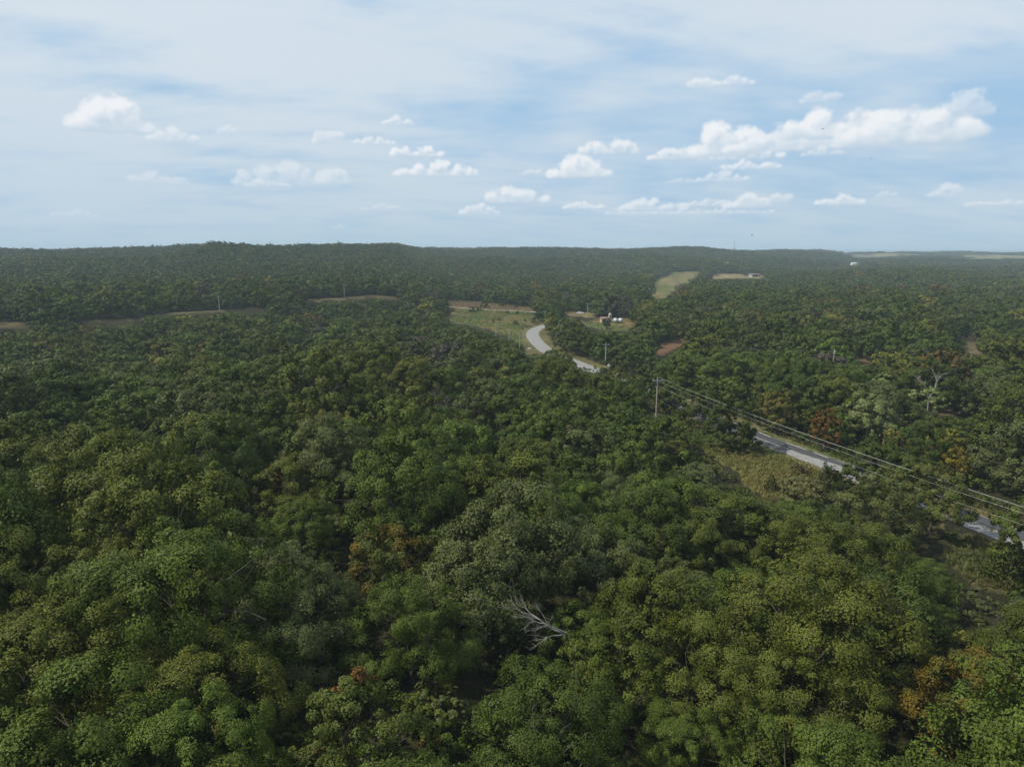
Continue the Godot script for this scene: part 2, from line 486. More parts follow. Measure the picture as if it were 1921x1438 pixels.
func paint_cumulus(im: Image, c: Array, rs: int, deg: float) -> void:
	var q := RandomNumberGenerator.new()
	q.seed = rs
	var nz := FastNoiseLite.new()
	nz.seed = rs
	nz.frequency = .42
	nz.fractal_octaves = 5
	nz.fractal_gain = .62
	var hw: float = c[2] * .5
	var ht: float = c[3]
	var puffs := []
	for k in 9:
		var u := q.randf_range(-.92, .92)
		var r := ht * q.randf_range(.26, .46) * (1.0 - .40 * absf(u))
		puffs.append(Vector3(u * hw, r * .8 + (1.0 - absf(u)) * q.randf_range(.0, .42) * ht, r))
	for k in 7:
		var u := q.randf_range(-.95, .95)
		puffs.append(Vector3(u * hw, ht * .16, ht * .26))
	var w := im.get_width()
	var x0 := int(((c[0] - hw * 1.35) / 360.0 + .5) * w)
	var x1 := int(((c[0] + hw * 1.35) / 360.0 + .5) * w)
	var y0 := int((90.0 - c[1] - ht * 1.35) / deg)
	var y1 := int((90.0 - c[1] + ht * .30) / deg)
	var f := 2.6 / maxf(ht, .5)
	for py in range(maxi(0, y0), mini(im.get_height() - 1, y1)):
		for px in range(x0, x1):
			var xx := posmod(px, w)
			var u: float = (px + .5) / w * 360.0 - 180.0 - c[0]
			var v: float = 90.0 - (py + .5) * deg - c[1]
			var n := nz.get_noise_2d(u * f, v * f)
			var n_up := nz.get_noise_2d((u - .16 * ht) * f, (v + .22 * ht) * f)
			var d := -9.0
			var d_up := -9.0
			for p in puffs:
				var a: float = (u - p.x) / 1.5
				var b: float = v - p.y
				d = maxf(d, 1.0 - (a * a + b * b) / (p.z * p.z))
				a = (u - .16 * ht - p.x) / 1.5
				b = v + .22 * ht - p.y
				d_up = maxf(d_up, 1.0 - (a * a + b * b) / (p.z * p.z))
			var bed := .85 - pow(u / hw, 4.0) - pow((v - .22 * ht) / (.26 * ht), 2.0)
			d = maxf(d, bed)
			d_up = maxf(d_up, .85 - pow(u / hw, 4.0) - pow((v + .0 * ht) / (.26 * ht), 2.0))
			var rough := .45 + .9 * smoothstep(.05, .55, v / ht)
			d = clampf(d, -1.5, 1.0) + n * rough
			d_up = clampf(d_up, -1.5, 1.0) + n_up * rough
			d -= smoothstep(.16, -.20, v / ht) * 1.2
			var al: float = smoothstep(-.15, .75, d) * c[4]
			if al <= 0.0: continue
			var lit := clampf(.50 + (d - d_up) * .50 + .80 * (v / ht - .42), 0.0, 1.0)
			var shade := Color(.53, .655, .775).lerp(Color(.89, .915, .94), lit)
			shade = shade.lerp(Color(.52, .645, .75), .55 * exp(-c[1] / 3.2))
			var old := im.get_pixel(xx, py).srgb_to_linear()
			im.set_pixel(xx, py, old.lerp(shade, al).linear_to_srgb())

func build_sky() -> ImageTexture:
	veil_noise.seed = 11
	veil_noise.frequency = .016
	veil_noise.fractal_octaves = 5
	streak_noise.seed = 23
	streak_noise.frequency = .018
	streak_noise.fractal_octaves = 5
	streak_noise.fractal_gain = .58
	var cw := 1024
	var ch := 256
	var bytes := PackedByteArray()
	bytes.resize(cw * ch * 3)
	var at := 0
	for y in ch:
		for x in cw:
			var c := sky_at((x + .5) / cw * 360.0 - 180.0, 90.0 - (y + .5) / ch * 90.0).linear_to_srgb()
			bytes[at] = int(c.r * 255.0 + .5)
			bytes[at + 1] = int(c.g * 255.0 + .5)
			bytes[at + 2] = int(c.b * 255.0 + .5)
			at += 3
	var im := Image.create_from_data(cw, ch, false, Image.FORMAT_RGB8, bytes)
	im.resize(4096, 1024, Image.INTERPOLATE_CUBIC)
	var deg := 90.0 / 1024.0
	var xa := int((-46.0 / 360.0 + .5) * 4096)
	var xb := int((46.0 / 360.0 + .5) * 4096)
	for y in range(760, 1024):          # finer where the low sky is seen enlarged
		for x in range(xa, xb):
			var c := sky_at((x + .5) / 4096.0 * 360.0 - 180.0, 90.0 - (y + .5) * deg).linear_to_srgb()
			var dither := (float((x * 7919 + y * 104729) % 97) / 97.0 - .5) / 255.0
			im.set_pixel(x, y, Color(c.r + dither, c.g + dither, c.b + dither))
	var k := 0
	for c in CUMULUS:
		paint_cumulus(im, c, 300 + k, deg)
		k += 1
	var q := RandomNumberGenerator.new()
	q.seed = 77
	for j in 90:                        # the same kind of cloud all round
		var az := q.randf_range(40.0, 320.0)
		if az > 180.0: az -= 360.0
		var el := q.randf_range(2.0, 22.0)
		var s := (el + 4.0) * .16
		paint_cumulus(im, [az, el, s * q.randf_range(1.6, 3.4), s * q.randf_range(.5, 1.0), q.randf_range(.4, 1.0)], 900 + j, deg)
	var whole := Image.create(4096, 2048, false, Image.FORMAT_RGB8)
	whole.fill(lin(.10, .12, .08))
	whole.blit_rect(im, Rect2i(0, 0, 4096, 1024), Vector2i.ZERO)
	return ImageTexture.create_from_image(whole)

# ------------------------------------------------------------------ everything
func _ready() -> void:
	rng.seed = 5
	fine_noise.seed = 3
	fine_noise.frequency = .05
	fine_noise.fractal_octaves = 4
	big_noise.seed = 9
	big_noise.frequency = .022
	big_noise.fractal_octaves = 3
	var cam := Camera3D.new()
	cam.name = "camera"
	cam.position = Vector3(0, EYE, 0)
	cam.rotation_degrees = Vector3(-10.8, 0, 0)
	cam.fov = 57.52
	cam.near = .5
	cam.far = 25000.0
	cam.current = true
	add_child(cam)
	var env := Environment.new()
	env.background_mode = Environment.BG_SKY
	var sky := Sky.new()
	var sm := PanoramaSkyMaterial.new()
	sm.panorama = build_sky()
	sky.sky_material = sm
	env.sky = sky
	env.sky_rotation = Vector3(0, PI, 0)   # the picture's middle lies straight ahead, its seam behind
	env.tonemap_mode = Environment.TONE_MAPPER_LINEAR
	env.tonemap_exposure = 1.0
	env.sdfgi_enabled = true
	env.ssao_enabled = true
	env.ssil_enabled = true
	env.fog_enabled = true
	env.fog_density = .00016
	env.fog_light_color = lin(.58, .76, .92)
	var we := WorldEnvironment.new()
	we.name = "surroundings"
	we.environment = env
	add_child(we)
	var sun := DirectionalLight3D.new()
	sun.name = "sun"
	sun.light_energy = 1.6
	sun.light_angular_distance = 1.0
	sun.light_color = Color(1, .955, .875)
	sun.shadow_enabled = true
	add_child(sun)
	var sa := deg_to_rad(-102.0)
	var se := deg_to_rad(50.0)
	sun.look_at_from_position(V(sin(sa) * cos(se), sin(se), cos(sa) * cos(se)) * 100.0, Vector3.ZERO)
	print("sky ", Time.get_ticks_msec())
	lay_zones()
	lay_sightlines()
	build_ground()
	print("ground ", Time.get_ticks_msec())
	build_roads()
	build_woods()
	print("woods ", Time.get_ticks_msec())
	build_grass()
	build_poles()
	build_farm()
	build_small()
	print("done ", Time.get_ticks_msec())

# ------------------------------------------------------------------ ground, roads
func mottled(rs: int, lo: Color, hi: Color, freq := .02) -> NoiseTexture2D:
	var t := NoiseTexture2D.new()
	var n := FastNoiseLite.new()
	n.seed = rs
	n.frequency = freq
	n.fractal_octaves = 5
	t.noise = n
	t.width = 512
	t.height = 512
	t.seamless = true
	var g := Gradient.new()
	g.set_color(0, lo)
	g.set_color(1, hi)
	t.color_ramp = g
	return t

func build_ground() -> void:
	var angles := PackedFloat32Array()
	var a := -180.0
	while a < 180.0:
		angles.append(a)
		a += .3 if absf(a + .001) < 48.0 else 4.0
	angles.append(180.0)
	var radii := PackedFloat32Array([0.0])
	var r := 6.0
	while r < 9500.0:
		radii.append(r)
		r *= 1.022 if r > 60.0 and r < 700.0 else 1.045
	radii.append(9500.0)
	var na := angles.size()
	var v := PackedVector3Array()
	var c := PackedColorArray()
	var i := PackedInt32Array()
	for rr in radii:
		for aa in angles:
			var x := sin(deg_to_rad(aa)) * rr
			var z := cos(deg_to_rad(aa)) * rr
			v.append(V(x, height(x, z), z))
			var col := Color(.036, .036, .018)
			var n := fine_noise.get_noise_2d(x, z)
			if absf(aa) < 48.0 and rr > 60.0:
				var k := open_zone(x, z)
				if k >= 0:
					col = zones[k].color
					var patch := fine_noise.get_noise_2d(x * .45 + 90.0, z * .45)
					if zones[k].name in ["field", "meadow", "verge_r", "yard", "corridor", "meadow_b"]:
						col = col.lerp(Color(.085, .125, .035), clampf(patch * 2.2, 0.0, .8)).lerp(Color(.19, .145, .075), clampf(-patch * 2.0, 0.0, .7))
				elif rr < 520.0 and x > -20.0 and x < 110.0 and road_distance(x, z) < 7.5:
					col = Color(.135, .125, .052)
			col = col * (1.0 + n * .5)
			c.append(Color(clampf(col.r / .3, 0, 1), clampf(col.g / .3, 0, 1), clampf(col.b / .3, 0, 1)))
	for k in radii.size() - 1:
		for j in na - 1:
			var b := k * na + j
			i.append_array([b, b + na, b + 1, b + 1, b + na, b + na + 1])
	var st := SurfaceTool.new()
	st.create_from(mesh_of(v, PackedVector3Array(), c, i), 0)
	st.generate_normals()
	var m := mat(lin(.36, .36, .36), 1.0, 0.0, .2)
	m.vertex_color_use_as_albedo = true
	m.albedo_texture = mottled(4, Color(.55, .55, .55), Color(1, 1, 1), .03)
	m.uv1_triplanar = true
	m.uv1_world_triplanar = true
	m.uv1_scale = Vector3.ONE / 9.0
	var o := part("ground", st.commit(), m, self)
	o.set_meta("kind", "structure")

func ribbon(line: PackedVector2Array, left: Callable, right: Callable, lift: float, step := 1.5, from := 0.0, to := 1e9) -> ArrayMesh:
	# a strip along a line between two offsets (metres to the right of it), laid on the land
	var v := PackedVector3Array()
	var n := PackedVector3Array()
	var i := PackedInt32Array()
	var cv := Curve2D.new()
	for k in line.size():
		var t := (line[mini(k + 1, line.size() - 1)] - line[maxi(k - 1, 0)]) / 6.0
		cv.add_point(line[k], -t, t)
	var L := cv.get_baked_length()
	var s := from
	while s <= minf(to, L - .1):
		var p := cv.sample_baked(s, true)
		var d := (cv.sample_baked(minf(s + .5, L), true) - cv.sample_baked(maxf(s - .5, 0.0), true)).normalized()
		var side := Vector2(d.y, -d.x)
		for e in 5:
			var w := lerpf(left.call(s), right.call(s), e / 4.0)
			var w_road := w
			var q := p + side * w_road
			v.append(V(q.x, height(p.x, p.y) + lift + .05 - w * w * .006, q.y))
			n.append(Vector3.UP)
		var b := v.size() - 5
		if b >= 5:
			for e in 4:
				i.append_array([b - 5 + e, b + e, b + e + 1, b - 5 + e, b + e + 1, b - 4 + e])
		s += step
	return mesh_of(v, n, PackedColorArray(), i)

func build_roads() -> void:
	var asphalt := mat(lin(.25, .252, .255), .85, 0.0, .4)
	asphalt.albedo_texture = mottled(8, Color(.80, .80, .80), Color(1, 1, 1), .012)
	asphalt.uv1_triplanar = true
	asphalt.uv1_world_triplanar = true
	asphalt.uv1_scale = Vector3(.12, .12, .12)
	var dark := mat(lin(.058, .061, .068), .75, 0.0, .5)
	dark.albedo_texture = mottled(9, Color(.78, .78, .78), Color(1, 1, 1), .02)
	dark.uv1_triplanar = true
	dark.uv1_world_triplanar = true
	dark.uv1_scale = Vector3(.15, .15, .15)
	var o := part("road", ribbon(road_line, func(s): return -3.15 + .10 * sin(s * .9), func(s): return 3.15 + .10 * sin(s * 1.1 + 1.0), .10), asphalt, self)
	o.set_meta("kind", "structure")
	var jag := func(s): return fine_noise.get_noise_2d(s * 9.0, 7.0) * .8
	# arc length along the line: about 61 at (69,99), 94 at (60,130), 115 at (52,150)
	var p1 := part("asphalt_patch", ribbon(road_line, func(s): return maxf(-.35, 3.05 - (s - 78.0) * .16) + jag.call(s) * .6, func(s): return 3.02, .106, 1.0, 79.0, 152.0), dark, o)
	p1.set_meta("label", "dark resurfaced far lane of the road")
	var p2 := part("asphalt_patch", ribbon(road_line, func(s): return -3.02, func(s): return minf(-.75, -3.0 + (s - 100.5) * 1.2) + jag.call(s) * .2, .106, .7, 101.0, 152.0), dark, o)
	p2.set_meta("label", "dark patch with a rounded end on the near lane")
	var p3 := part("asphalt_patch", ribbon(road_line, func(s): return -.2 + jag.call(s) * .4, func(s): return 3.02, .106, 1.0, 30.0, 66.0), dark, o)
	p3.set_meta("label", "dark far lane at the lower right")
	part("asphalt_patch", ribbon(road_line, func(s): return -.4, func(s): return 2.2 + jag.call(s), .106, 1.0, 238.0, 250.0), dark, o)
	var white := mat(lin(.62, .62, .60), .8)
	for k in 7:
		var s0 := 74.0 + k * 9.0 + (k % 3) * 1.5
		part("edge_line", ribbon(road_line, func(s): return 2.70, func(s): return 2.84, .112, .8, s0, s0 + 4.0 + k % 2 * 2.0), white, o)
	for k in 5:
		var s0 := 98.0 + k * 10.5
		part("centre_line", ribbon(road_line, func(s): return -.42 + .1 * sin(s), func(s): return -.22 + .1 * sin(s), .112, .8, s0, s0 + 6.5), asphalt, o)
	var gravel := mat(lin(.36, .32, .26), 1.0, 0.0, .2)
	gravel.albedo_texture = mottled(12, Color(.75, .75, .75), Color(1, 1, 1), .03)
	gravel.uv1_triplanar = true
	gravel.uv1_world_triplanar = true
	gravel.uv1_scale = Vector3(.1, .1, .1)
	var g1 := part("gravel_road", ribbon(PackedVector2Array([Vector2(-60, 489), Vector2(-44, 487), Vector2(-36, 486), Vector2(-15, 478), Vector2(9, 464), Vector2(17, 457)]), func(s): return -2.3 + .3 * sin(s * .21), func(s): return 2.2 + .3 * sin(s * .33), .12, 2.5), gravel, self)
	g1.set_meta("kind", "structure")

# ------------------------------------------------------------------ woods
var front_crowns := []
var near_crowns := []
var near_trunks := []
var mid_crowns := []
var far_crowns := []
var dot_crowns := []
var patches := []
var bark: StandardMaterial3D
var specials := []      # [x, z, radius] of trees placed by hand

func special(called: String, label: String, x: float, z: float, R: float, H: float, low: float, n: int, leaf: float, c: Array, cols := [], opts := {}, category := "oak tree", group := "") -> Node3D:
	var o := thing(called, label, category, V(x, height(x, z) - .05, z), 0.0, group)
	var rs := int(absf(x * 31.0 + z * 17.0))
	part("crown", leafy(rs, R, H, low, n, leaf, cols, opts), leaf_mat(c), o)
	part("trunk", trunk_mesh(rs, R, H, low), bark, o)
	specials.append([x, z, R])
	return o

func cedar(label: String, x: float, z: float, R: float, H: float, n: int, c: Array, blunt := .15, category := "cedar") -> Node3D:
	var o := thing("cedar_tree", label, category, V(x, height(x, z) - .05, z))
	part("crown", conifer(int(absf(x * 37.0 + z * 11.0)), R, H, n, maxf(.22, sqrt(R * H) * .085), blunt), leaf_mat(c, .7), o)
	part("trunk", rod(.11, .05, H * .7, 6), bark, o, Vector3(0, H * .35, 0))
	specials.append([x, z, R])
	return o

func build_woods() -> void:
	bark = mat(lin(.13, .11, .09), .95)
	var bark_noise := mottled(21, Color(.5, .5, .5), Color(1, 1, 1), .05)
	bark.albedo_texture = bark_noise
	bark.uv1_triplanar = true
	bark.uv1_scale = Vector3(1, .3, 1)
	var pale_bark := mat(lin(.20, .195, .18), .9)
	var silver_bark := mat(lin(.19, .185, .175), .9)
	for c in TONE_RGB: leaf_mats.append(leaf_mat(c))
	# ---- trees that the photograph singles out
	special("oak_tree", "tall dark oak on the grass left of the road, overhanging the asphalt", 44.8, 137.0, 5.6, 12.8, .3, 20000, 0.32, [0.061, 0.084, 0.018])
	special("oak_tree", "dark green oak at the upper end of the meadow, left of the tall roadside oak", 44.2, 158.5, 5.2, 11.0, .6, 10875, 0.33, [0.068, 0.094, 0.018])
	special("oak_tree", "mid-green oak close behind the grey pole with the four wires", 39.4, 169.5, 4.8, 9.6, .2, 11000, .34, [.08, .112, .018])
	special("oak_tree", "dark oak on the road's near side, just right of the grey pole", 35.5, 180, 4.8, 11.0, .6, 9425, 0.35, [0.077, 0.103, 0.018])
	special("oak_tree", "low scrub oak that hides the road just below the bend, nearer one", 18.3, 247, 3.4, 3.9, .1, 3000, .42, [0.103, 0.124, 0.013], [], {}, "scrub oak")
	special("oak_tree", "low scrub oak beside the road just below the bend, farther one", 15.2, 259, 3.0, 3.2, .1, 2600, .42, [0.092, 0.119, 0.013], [], {}, "scrub oak")
	special("rusty_tree", "rust-orange tree beside the far edge of the road", 63.6, 137.5, 3.3, 9.6, .8, 7975, 0.30, [0.152, 0.088, 0.021], [Color(1, 1, 1), Color(.8, 1, .8), Color(1, .8, .6)], {}, "tree")
	special("oak_tree", "wide olive-brown tree just left of the rust-orange tree", 59.5, 152, 5.2, 9.5, 1.0, 10875, 0.32, [0.158, 0.133, 0.035], [Color(1, 1, 1), Color(.75, 1, .8)])
	special("oak_tree", "small bright green tree squeezed right of the rust-orange tree", 68.5, 141, 3.0, 8.0, .6, 5800, 0.32, [0.097, 0.151, 0.028])
	special("willow_tree", "large pale grey-green tree right of the rust-orange tree", 75.5, 144, 6.0, 11.5, .8, 13775, 0.32, [0.203, 0.245, 0.096], [], {"droop": .25}, "tree")
	special("cottonwood_tree", "tall pale tree with a narrow top behind the large grey-green tree", 88, 163, 3.4, 13.0, 1.0, 7250, 0.33, [0.222, 0.272, 0.096], [], {}, "tree")
	special("cottonwood_tree", "pale thin-leaved tree with white bare limbs sticking out", 92.0, 152, 4.6, 12.0, 1.0, 7000, .34, [0.212, 0.258, 0.096], [], {}, "tree")
	special("oak_tree", "lime-yellow rounded tree beyond the road", 81.0, 126, 4.0, 8.2, .5, 9425, 0.30, [0.201, 0.204, 0.030])
	special("oak_tree", "bright yellow shrubby tree at the far roadside, in front of the lime-yellow tree", 77.5, 117.5, 3.2, 6.6, .3, 7250, 0.28, [0.181, 0.154, 0.020])
	special("oak_tree", "yellowish light tree left of the lime-yellow tree, with a pale top", 73.5, 130, 3.0, 7.4, .3, 6090, 0.30, [0.190, 0.193, 0.040], [Color(1, 1, 1), Color(1, .85, .7)])
	special("oak_tree", "low dark spreading oak hiding the road between its two visible stretches", 59.6, 110.0, 6.0, 9.8, .1, 22000, .28, [0.068, 0.097, 0.019])
	special("oak_tree", "big oak with a silvery pale top in front of the road at right", 59.8, 94.0, 5.2, 13.0, .5, 18850, 0.24, [0.129, 0.139, 0.040], [Color(1, 1, 1), Color(.8, .95, .75)])
	special("oak_tree", "broad grey-green oak left of the silver-topped oak", 49.0, 90, 6.4, 11.0, .5, 20300, 0.24, [0.106, 0.124, 0.038])
	special("oak_tree", "dark oak at the right edge of the photo beside the lower road", 66.0, 83.8, 4.2, 10.0, .4, 15950, 0.23, [0.087, 0.118, 0.022])
	special("oak_tree", "mid-green oak wedged between the low dark oak and the silver-topped oak", 61.4, 103.0, 5.2, 9.8, .1, 20000, .26, [.082, .108, .020])
	special("oak_tree", "silvery grey-green scrub oak at the bottom of the meadow", 46.2, 106, 3.6, 4.8, .2, 7540, 0.26, [0.153, 0.159, 0.063])
	special("round_bush", "round brown-green bush on the meadow near the road", 52.5, 121.5, 1.7, 2.6, .1, 1600, .24, [0.121, 0.099, 0.035], [], {"clumps": 40}, "bush")
	cedar("small pointed cedar standing alone in the meadow", 43.8, 112.5, 1.3, 3.2, 1100, [.06, .085, .03])
	cedar("slim pointed cedar at the meadow's edge next to the road", 52.6, 112.5, 1.5, 5.6, 1600, [.062, .092, .034], .05)
	cedar("spreading dark cedar below the slim pointed one", 54.2, 108.5, 2.6, 4.0, 2200, [.052, .08, .026], .5)
	cedar("bright green rounded juniper at the right edge below the road", 61.0, 79.6, 2.6, 5.4, 5200, [.10, .13, .03], .6, "juniper")
	special("oak_tree", "foreground oak with browned twigs over its top", -12.5, 68.0, 5.4, 10.6, 1.0, 21750, 0.20, [0.185, 0.148, 0.040], [Color(.45, .72, .55), Color(.5, .75, .6), Color(.78, .74, .5), Color(.42, .68, .5), Color(.68, .70, .5)])
	special("oak_tree", "brownish yellow oak at the bottom right corner", 36.0, 49.0, 5.4, 10.4, 1.0, 36000, .155, [.150, .126, .026], [Color(1, .9, .7), Color(.62, .82, .7), Color(.85, .9, .75)])
	special("oak_tree", "oak near the bottom edge with a few dead orange leaf sprays", -10.0, 41.5, 4.6, 10.2, 1.2, 21025, 0.18, [0.241, 0.166, 0.045], [Color(.34, .66, .5), Color(.36, .70, .52), Color(.34, .64, .5), Color(.36, .66, .5), Color(.32, .62, .48), Color(.8, .68, .8), Color(.36, .7, .5), Color(.36, .68, .5)])
	special("hickory_tree", "tall dense tree rising above the canopy left of centre", -22.0, 156, 6.2, 15.5, 2.0, 13775, 0.33, [0.120, 0.133, 0.026], [], {}, "tree")
	special("oak_tree", "oak topped with creamy pale tassels in the middle of the canopy", -1.4, 172, 5.0, 11.5, 1.5, 8120, 0.35, [0.306, 0.272, 0.091], [Color(1, 1, 1), Color(.42, .55, .35), Color(.4, .52, .34)])
	special("oak_tree", "golden-olive oak, the left one of a yellowing pair", -36.0, 119, 4.6, 10.5, 1.0, 11600, 0.28, [0.169, 0.163, 0.028])
	special("oak_tree", "golden-olive oak, the right one of a yellowing pair", -29.5, 117, 4.2, 10.8, 1.0, 10875, 0.28, [0.181, 0.175, 0.028])
	special("oak_tree", "small orange-brown oak below the yellowing pair", -33.2, 98.5, 2.7, 8.6, 1.0, 7540, 0.25, [0.217, 0.144, 0.035])
	special("oak_tree", "golden-brown bushy tree at the inside of the road bend", 27.0, 318, 6.4, 9.5, .4, 5220, 0.58, [0.181, 0.148, 0.028])
	special("oak_tree", "dark round tree at the field corner beside a power pole", 16.6, 401, 4.2, 7.6, .3, 2400, .60, [0.055, 0.079, 0.020])
	special("oak_tree", "lone dark green tree in front of the farm shed", 49.1, 361, 2.4, 6.0, 1.2, 1400, .5, [0.055, 0.084, 0.022])
	special("oak_tree", "light green roadside tree, left one of a bright pair above the road", 49.5, 176, 3.2, 10.0, 1.0, 6525, 0.33, [0.141, 0.181, 0.036])
	special("oak_tree", "light green roadside tree, right one of a bright pair above the road", 56.0, 176, 3.4, 10.0, 1.0, 6525, 0.33, [0.136, 0.175, 0.036])
	var dt := thing("dead_tree", "leaning dead tree with bare silvery branches in a dark canopy gap", "dead tree", V(6.6, 0, 55.0))
	part("trunk", rod(.16, .10, 8.0, 7), bark, dt, Vector3(-.9, 3.8, 0), Vector3(0, 0, .27))
	part("branches", bare_mesh(41, 2.5, Vector3(-1.0, .30, .05), 3, .12, .42), silver_bark, dt, Vector3(-1.95, 7.75, .2))
	part("branches", bare_mesh(44, 2.1, Vector3(-.8, .62, .3), 3, .10, .42), silver_bark, dt, Vector3(-1.95, 7.75, .2))
	part("branches", bare_mesh(47, 1.8, Vector3(-.9, -.05, .45), 2, .08, .45), silver_bark, dt, Vector3(-1.95, 7.75, .2))
	special("oak_tree", "oak just right of the leaning dead tree, half hiding its trunk", 8.2, 52.0, 4.8, 10.3, .8, 17000, .19, [0.092, 0.121, 0.019])
	specials.append([2.6, 56.0, 4.2])
	specials.append([-4.6, 40.0, 2.6])
	var wl := thing("dead_tree", "white bare limbs forking through the pale thin-leaved tree", "dead tree", V(92.2, 0, 151.0))
	part("trunk", rod(.20, .15, 8.0, 7), pale_bark, wl, Vector3(0, 4.0, 0))
	part("branches", bare_mesh(52, 4.2, Vector3(.45, 1.0, 0), 2, .17, .5), pale_bark, wl, Vector3(0, 7.8, 0))
	part("branches", bare_mesh(55, 3.2, Vector3(-.35, 1.0, 0), 2, .14, .5), pale_bark, wl, Vector3(0, 7.6, 0))
	var grey_twig := mat(lin(.15, .135, .135), .95)
	for e in [[-48.0, 148.0, "leafless grey tree among the oaks at left"], [-17.0, 139.0, "leafless grey tree at the foot of the tall dense tree"]]:
		var o := thing("bare_tree", e[2], "dead tree", V(e[0], 3, e[1]))
		part("branches", bare_mesh(int(e[1]), 4.6, Vector3(.1, 1, 0), 4, .16, .7), grey_twig, o, Vector3(0, .5, 0))
		part("trunk", rod(.2, .16, 1.2, 7), grey_twig, o, Vector3(0, .5, 0))
		specials.append([e[0], e[1], 3.0])
	# ---- shapes shared by the rest
	for k in 5: front_crowns.append(leafy(1100 + k, 6.5, 11.6, .8, 58000, .150, [], {"clumps": 190}))
	for k in 6:
		near_crowns.append(leafy(1000 + k, 6.5, 11.6, .8, 34000, .20, [], {"clumps": 170}))
		near_trunks.append(trunk_mesh(1000 + k, 6.5, 11.6, 1.2))
	for k in 6: mid_crowns.append(leafy(2000 + k, 6.5, 11.6, .5, 15000, .31, [], {"clumps": 145}))
	for k in 5: far_crowns.append(leafy(3000 + k, 6.1, 11.0, .2, 3600, .58, [], {"clumps": 95}))
	for k in 4: dot_crowns.append(leafy(4000 + k, 5.5, 10.2, .2, 680, 1.1, [], {"clumps": 60}))
	for k in 3: patches.append(woods_patch(50 + k, 24.0, 3, 110, 1.9))
	print("shapes ", Time.get_ticks_msec())
	# ---- where oaks grow: a jittered lattice
	var spots := []
	var q := RandomNumberGenerator.new()
	q.seed = 17
	var gap := 9.3
	for zi in range(0, 60):
		for xi in range(-47, 48):
			var x := (xi + (.5 if zi % 2 else 0.0)) * gap + q.randf_range(-2.5, 2.5)
			var z := 4.0 + zi * gap * .9 + q.randf_range(-2.5, 2.5)
			var s := clampf(1.0 + .19 * q.randfn() + .2 * fine_noise.get_noise_2d(x * .5, z * .5), .64, 1.42)
			var lucky := q.randf()
			if lucky < .07 or absf(x) > z * 1.0 + 30.0 or absf(x) < 4.0 and z < 9.0: continue
			if not clear_of_open(x, z, 4.4 * s): continue
			spots.append([x, z, s, pick_tone(q, x, z), q.randf() * TAU, q.randi()])
	var kept := []
	for e in spots:
		var room := tree_room(e[0], e[1], 5.5 * e[2])
		var sy: float = e[2] * (.84 + .34 * float(e[5] % 100) / 100.0)
		if room < 11.5 * sy:
			if room < 2.4: continue
			sy = room / 11.5
			e[2] = clampf(sy * 1.5, .45, e[2])
		e.append(sy)
		kept.append(e)
	kept.sort_custom(func(a, b): return a[1] * a[1] + a[0] * a[0] < b[1] * b[1] + b[0] * b[0])
	# ---- the nearest ones in view stand as trees of their own
	var own := []
	var rest := []
	for e in kept:
		var p := to_frame(e[0], height(e[0], e[1]) + 8.0 * e[6], e[1])
		if own.size() < 258 and p.x > -.04 and p.x < 1.04 and p.y < 1.06 and p.z > 30.0: own.append(e + [p])
		else: rest.append(e)
	own.sort_custom(func(a, b): return a[1] < b[1])
	var rows := []
	for e in own:
		var row := int((e[1] - 32.0) / 8.4)
		while rows.size() <= row: rows.append([])
		rows[row].append(e)
	var filled := rows.filter(func(r): return r.size() > 0)
	for rn in filled.size():
		var row: Array = filled[rn]
		row.sort_custom(func(a, b): return a[7].x < b[7].x)
		for k in row.size():
			var e = row[k]
			var size_word: String = "small" if e[2] < .82 else "narrow" if e[2] < .92 else "broad" if e[2] > 1.14 else "round"
			var where := "front canopy row" if rn == 0 else "%s canopy row up" % ordinal(rn + 1)
			var from_left: bool = k < (row.size() + 1) / 2
			var label := "%s %s oak, %s from the %s in the %s" % [size_word, TONES[e[3]], ordinal(k + 1 if from_left else row.size() - k), "left" if from_left else "right", where]
			var o := thing("oak_tree", label, "oak tree", V(e[0], height(e[0], e[1]) - .05, e[1]), e[4], "oaks of the canopy")
			o.scale = Vector3(e[2], e[6], e[2])
			var n: int = e[5] % near_crowns.size()
			var tone: int = e[3]
			if e[1] > 98.0:
				part("crown", mid_crowns[n % mid_crowns.size()], leaf_mats[tone], o)
			elif e[1] < 60.0:
				part("crown", front_crowns[n % front_crowns.size()], leaf_mats[tone], o)
			else:
				part("crown", near_crowns[n], leaf_mats[tone], o)
			part("trunk", near_trunks[n], bark, o)
	# ---- scrub on the floor of the wood
	var scrub := [leafy(8001, 2.0, 2.6, .05, 1500, .26, [], {"clumps": 45}), leafy(8002, 1.7, 2.2, .05, 1300, .26, [], {"clumps": 45})]
	var bushes := {}
	for zi in 48:
		for xi in range(-38, 39):
			var x := xi * 4.3 + q.randf_range(-1.9, 1.9)
			var z := 16.0 + zi * 4.3 + q.randf_range(-1.9, 1.9)
			if absf(x) > z * .95 + 10.0 or q.randf() < .12 or open_zone(x, z) >= 0 or road_distance(x, z) < 6.5: continue
			var s := q.randf_range(.5, 1.25)
			var room := tree_room(x, z, 2.0)
			if room < .5: continue
			s = minf(s, room / 2.4)
			put(bushes, scrub[q.randi() % 2], Transform3D(Basis(Vector3.UP, q.randf() * TAU).scaled(Vector3(s, s * q.randf_range(.7, 1.2), s)), V(x, height(x, z) - .1, z)), wood_color(q, pick_tone(q, x, z), x, z))
	var under := Node3D.new()
	under.name = "undergrowth"
	add_child(under)
	tag(under, "scrub and saplings on the floor of the oak wood", "undergrowth")
	under.set_meta("kind", "stuff")
	print("scrub ", bushes.values()[0].size())
	for m in bushes: scatter(bushes[m], m, "scrub", under)
	# ---- all the others are one wood
	var wood := Node3D.new()
	wood.name = "oak_wood"
	add_child(wood)
